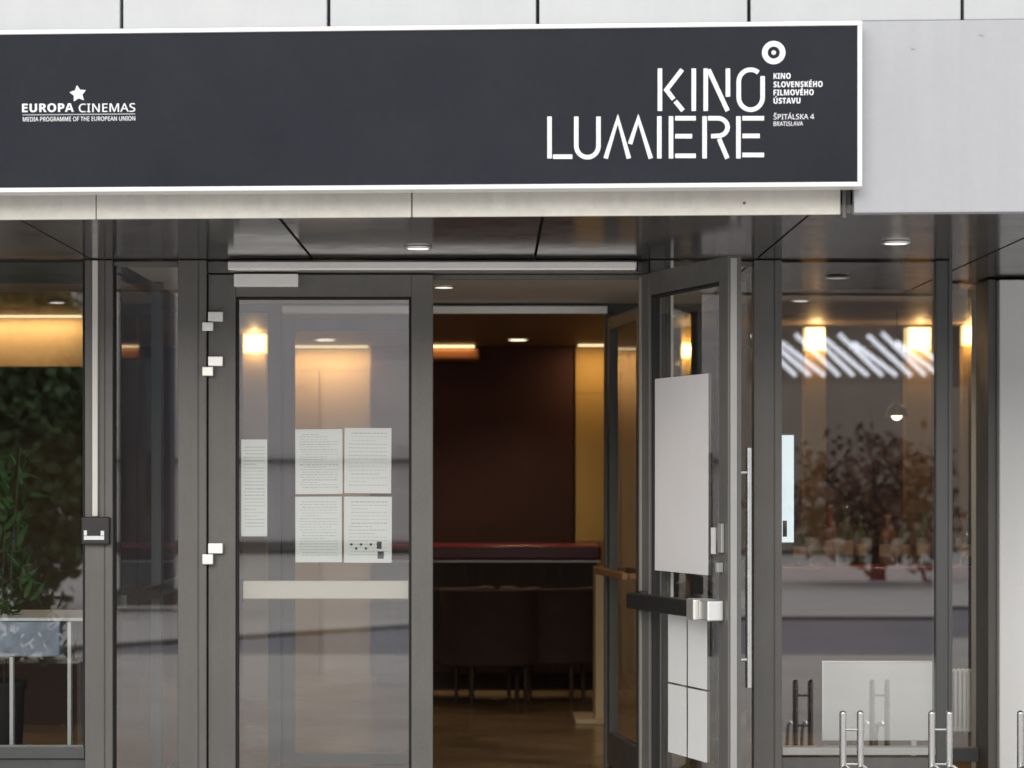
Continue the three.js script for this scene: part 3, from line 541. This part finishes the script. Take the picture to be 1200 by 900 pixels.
{
  const o = thing('light_box', 'narrow glowing white display box at the left edge of the right window', 'display', [X(919, 11.5), Y(635, 11.5), -11.5]);
  part('case', bx(X(906, 11.5), X(931, 11.5), Y(637, 11.5), Y(508, 11.5), -11.56, -11.5, .004), M.frameDark, o);
  part('screen', bx(X(907, 11.5), X(930, 11.5), Y(635.5, 11.5), Y(510, 11.5), -11.4985, -11.494, 0), M.screen, o);
  part('emblem', bx(X(917, 11.5), X(922, 11.5), Y(629, 11.5), Y(610, 11.5), -11.4935, -11.492, 0), M.black, o);
  part('bracket', [bx(X(905, 11.3), X(908, 11.3), Y(530, 11.5), Y(524, 11.5), -11.53, Z - .071, .002), bx(X(905, 11.3), X(908, 11.3), Y(622, 11.5), Y(616, 11.5), -11.53, Z - .071, .002)], M.frameDark, o);
  const l = new THREE.RectAreaLight(0xd8f0ff, 1.0, .09, .5); l.position.set(X(919, 11.5), Y(572, 11.5), -11.485); l.lookAt(X(919, 11.5), Y(572, 11.5), -10); scene.add(l);
}
// intercom box with conduit on the left post
{
  single('cable_conduit', bx(X(111), X(117.5), Y(605), SOF - .006, Z + .052, Z + .072, .004), M.conduit, 'thin white vertical cable conduit on the left post', 'conduit');
  single('cable_conduit', bx(X(784.5), X(788), .9, SOF - .006, Z + .052, Z + .066, .003), M.conduit, 'thin pale vertical strip added for the lit post edge seen through the open door leaf', 'conduit');  // pale strip painting the light on the edge of this post
  const o = thing('intercom_box', 'small black intercom box at the foot of the white conduit', 'intercom', [X(116), Y(637), Z + .05]);
  part('case', bx(X(99.5), X(132), Y(637.5), Y(605.5), Z + .051, Z + .095, .006), M.black, o);
  part('bracket_mark', [bx(X(102.5), X(126), Y(632), Y(627.5), Z + .0955, Z + .0975, 0), bx(X(102.5), X(106), Y(627), Y(621), Z + .0955, Z + .0975, 0), bx(X(122), X(126), Y(627), Y(621.5), Z + .0955, Z + .0975, 0)], M.vinyl, o);
}

// ------------------------------------------------------------------ bicycle stands on the pavement
function stand(px, label) {
  const d = 0.927 * D, z = -d, g0 = 0, x0 = X(px - 10.2, d), x1 = X(px + 10.2, d), y = Y(828, d), o = thing('bicycle_stand', label, 'bicycle stand', [X(px, d), 0, z], 'steel bicycle stands before the right window');
  for (const x of [x0, x1]) {
    const u = part('upright', tube([[x, 0, z], [x, .3, z], [x, y - .03, z]], .0145, 8, 16), M.steel, o);
    const cap = new THREE.SphereGeometry(.0145, 16, 8, 0, 6.3, 0, 1.571); cap.translate(x, y - .03, z); part('cap', cap, M.steel, u);
  }
  const bar = yy => { const g = new THREE.CylinderGeometry(.006, .006, x1 - x0, 10); g.rotateZ(Math.PI / 2); g.translate((x0 + x1) / 2, yy, z); return g; };
  part('crossbar', bar(y - .095), M.steel, o); part('crossbar', bar(.42), M.steel, o);
  part('wheel_loop', [tube([[x0, .4, z], [x0, .42, z + .12], [x0, .38, z + .3], [x0, .1, z + .34], [x0, 0, z + .34]], .009, 20, 10), tube([[x1, .4, z], [x1, .42, z + .12], [x1, .38, z + .3], [x1, .1, z + .34], [x1, 0, z + .34]], .009, 20, 10)], M.steel, o);
  part('base_plate', bx(x0 - .05, x1 + .05, .002, .01, z - .05, z + .05, .002), M.steel, o);
}
stand(998, 'leftmost steel bicycle stand before the right window');
stand(1102, 'middle steel bicycle stand before the corner post');
stand(1206, 'rightmost steel bicycle stand cut by the right photo edge');

// ------------------------------------------------------------------ things in the lobby
{ // bar counter at the back
  const o = thing('bar_counter', 'long dark wooden bar with a red top beyond the open doorway', 'bar counter', [X(600, 18.8), 0, -18.8]);
  part('front', bx(X(440, 18.8), X(700, 18.8), .12, .98, -19.3, -18.8, .004), M.darkWood, o);
  part('plinth', bx(X(441, 18.8), X(699, 18.8), 0.004, .118, -19.3, -18.88, 0), M.wallDark, o);
  part('counter_top', bx(X(436, 18.8), X(704, 18.8), .985, 1.1, -19.4, -18.72, .02), M.redTop, o);
  part('edge_strip', bx(X(437, 18.8), X(703, 18.8), .972, .984, -18.74, -18.715, .003), M.silver, o);
  const p = thing('bar_counter', 'red topped bar crowded with bottles behind the right window', 'bar counter', [2.8, 0, -15.5]);
  part('front', bx(1.7, 4.2, .12, .95, -16.0, -15.5, .004), M.redFront, p);
  part('counter_top', bx(1.66, 4.25, .955, 1.05, -16.05, -15.42, .015), M.redTop, p);
  part('plinth', bx(1.72, 4.2, .004, .118, -16, -15.55, 0), M.wallDark, p);
}
function armchair(x, z, turn, label) {
  const o = thing('tub_chair', label, 'armchair', [x, 0, z], 'dark tub chairs before the bar'); o.rotation.y = turn;
  local('seat', bx(-.27, .27, .30, .44, -.25, .25, .05), M.upholstery, o);
  const s = new THREE.Shape(); s.absarc(0, 0, .36, Math.PI * -.05, Math.PI * 1.05); s.absarc(0, 0, .28, Math.PI * 1.05, Math.PI * -.05, true);
  const g = new THREE.ExtrudeGeometry(s, { depth: .5, bevelEnabled: true, bevelSize: .015, bevelThickness: .02, bevelSegments: 2, curveSegments: 20 }); g.rotateX(-Math.PI / 2); g.translate(0, .3, 0);
  local('backrest', g, M.upholstery, o);
  for (const [a, b] of [[-.2, -.2], [.2, -.2], [-.2, .2], [.2, .2]]) local('leg', cyl(a, 0.004, .3, b, .014, .02, 10), M.darkWood, o);
}
armchair(X(520, 18), -18.0, Math.PI, 'dark tub chair at the left of the bar front');
armchair(X(575, 17.7), -17.7, Math.PI + .3, 'dark tub chair in the middle before the bar');
armchair(X(645, 17.9), -17.9, Math.PI - .25, 'dark tub chair at the right of the bar front');
{
  const d = 16.1, o = thing('poster_stand', 'slim pale wooden stand with a foot beside the inner door', 'stand', [X(704, d), 0, -d]);
  part('post', prism([[X(698, d), -d], [X(711.5, d), -d], [X(711.5, d), -d - .4], [X(698, d), -d - .4]].map(q => q), .03, 1.02), M.paleWood, o);
  part('foot', bx(X(674, d), X(713, d), .004, .034, -d - .45, -d + .06, .004), M.paleWood, o);
}
// bottles and glasses on the right-hand bar
const bottlePts = [[0, 0], [.036, 0], [.038, .01], [.038, .18], [.034, .21], [.015, .25], [.0135, .31], [.016, .312], [.016, .33], [0, .33]].map(q => new THREE.Vector2(...q));
const glassPts = [[0, 0], [.03, 0], [.03, .004], [.005, .008], [.005, .07], [.03, .1], [.036, .14], [.03, .18]].map(q => new THREE.Vector2(...q));
const bottleG = metreUV(new THREE.LatheGeometry(bottlePts, 18)), glassG = metreUV(new THREE.LatheGeometry(glassPts, 18)), labelG = metreUV(new THREE.CylinderGeometry(.0385, .0385, .08, 18, 1, true).translate(0, .1, 0));
for (let i = 0; i < 13; i++) {
  const o = thing('bottle', i % 3 == 1 ? `amber bottle on the red topped bar, ${nth((i - 1) / 3)} of the amber ones` : `green bottle on the red topped bar, ${nth(i - Math.floor((i + 1) / 3))} of the green ones`, 'bottle', [2.0 + i * .13 + rr(-.045, .045), 1.052, -15.8 + rr(-.16, .12)], i % 3 == 1 ? 'amber bottles on the red bar' : 'green bottles on the red bar');
  const b = lit(new THREE.Mesh(bottleG, i % 3 == 1 ? M.bottleAmber : M.bottleGreen)); b.name = 'body'; const l = lit(new THREE.Mesh(labelG, M.label)); l.name = 'paper_label'; o.add(b, l); { const k = rr(.8, 1.25); o.scale.set(k * rr(.9, 1.5), k * rr(.75, 1.1), k * rr(.9, 1.5)); }
}
for (let i = 0; i < 9; i++) { const m = lit(new THREE.Mesh(glassG, M.glassware)); m.name = numbered('wine_glass'); m.position.set(1.98 + i * .19 + rr(-.04, .04), 1.052, -15.56 + rr(-.06, .06)); m.userData = { label: `stemmed clear glass on the red topped bar, ${nth(i)} of the glasses`, category: 'glass', group: 'glasses on the red bar' }; scene.add(m); }
{ // white board and radiator low behind the right windows
  const d = 11.28, o = thing('notice_board', 'white board standing low behind the right window', 'board', [X(1030, d), 0, -d]);
  part('board', bx(X(965, d), X(1093, d), Y(868, d), Y(776, d), -d - .012, -d, .003), M.whitePaint, o);
  part('rim', [bx(X(963.5, d), X(965, d), Y(868, d), Y(776, d), -d - .014, -d + .003, 0), bx(X(963.5, d), X(1094, d), Y(776, d), Y(774.5, d), -d - .014, -d + .003, 0)], M.silver, o);
  part('leg', [bx(X(985, d), X(991, d), .004, Y(868, d) - .001, -d - .012, -d, .002), bx(X(1068, d), X(1074, d), .004, Y(868, d) - .001, -d - .012, -d, .002)], M.silver, o);
  const e = 12.7, r = thing('radiator', 'white ribbed radiator behind the narrow end pane', 'radiator', [X(1130, e), 0, -e]);
  for (let i = 0; i < 9; i++) part('rib', bx(X(1108 + i * 5.2, e), X(1111.6 + i * 5.2, e), Y(858, e), Y(784, e), -e - .05, -e, .006), M.whitePaint, r);
  part('header', [bx(X(1107, e), X(1155, e), Y(788, e), Y(785, e), -e - .04, -e - .01), bx(X(1107, e), X(1155, e), Y(857, e), Y(853, e), -e - .04, -e - .01)], M.whitePaint, r);
  part('foot', [bx(X(1112, e), X(1116, e), .004, Y(857, e), -e - .04, -e - .01), bx(X(1146, e), X(1150, e), .004, Y(857, e), -e - .04, -e - .01)], M.whitePaint, r);
}
{ // table with cloth and pale legs behind the left window
  const d = 11.25, o = thing('side_table', 'white legged table with a pale blue cloth behind the left window', 'table', [X(40, d), 0, -d - .3]);
  part('table_top', bx(X(-60, d), X(104, d), Y(728, d), Y(724, d), -d - .7, -d, .004), M.whitePaint, o);
  part('cloth', bx(X(-58, d), X(70, d), Y(770, d), Y(728.5, d), -d - .69, -d - .004, .01), M.blueCloth, o);
  for (const p of [12, 80, 93]) part('leg', bx(X(p - 2, d), X(p + 2.5, d), .004, Y(728.5, d), -d - (p === 93 ? .3 : .06), -d - (p === 93 ? .26 : .02), .003), M.whitePaint, o);
}
{ // leafy plant in a pot at the left edge
  const d = 11.5, px = X(-6, d), pz = -d, o = thing('potted_plant', 'leafy green plant in a tall pot behind the left window edge', 'plant', [px, 0, pz]);
  part('pot', new THREE.LatheGeometry([[0, .004], [.11, .004], [.14, .62], [.15, .63], [.15, .66], [.13, .66], [.12, .62], [0, .62]].map(q => new THREE.Vector2(...q)), 24).translate(px, 0, pz), M.terracotta, o);
  part('stem', [0, 1, 2, 3, 4].map(i => tube([[px + .02 * i - .04, .6, pz], [px + .04 * i - .08, 1.1, pz + .02 * (i - 2)], [px + .06 * i - .12, 1.55 + .05 * i, pz + .05 * (i % 3 - 1)]], .006, 10, 6)), M.bark, o);
  const lf = new THREE.Shape(); lf.moveTo(0, 0); lf.quadraticCurveTo(.035, .05, 0, .15); lf.quadraticCurveTo(-.035, .05, 0, 0);
  const lg = new THREE.ShapeGeometry(lf, 5); { const p = lg.attributes.position; for (let i = 0; i < p.count; i++) p.setZ(i, -p.getY(i) * p.getY(i) * 1.6 + Math.abs(p.getX(i)) * .3); lg.computeVertexNormals(); } metreUV(lg);
  for (let i = 0; i < 230; i++) { const m = lit(new THREE.Mesh(lg, M.leaf)); m.name = 'leaf'; m.position.set(rr(-.13, .15), rr(.78, 1.72), rr(-.12, .12)); m.rotation.set(rr(-.9, .9), rr(0, 6.28), rr(-2.0, 2.0)); m.scale.setScalar(rr(.35, .85)); o.add(m); }
}
renderer.render(scene, camera);
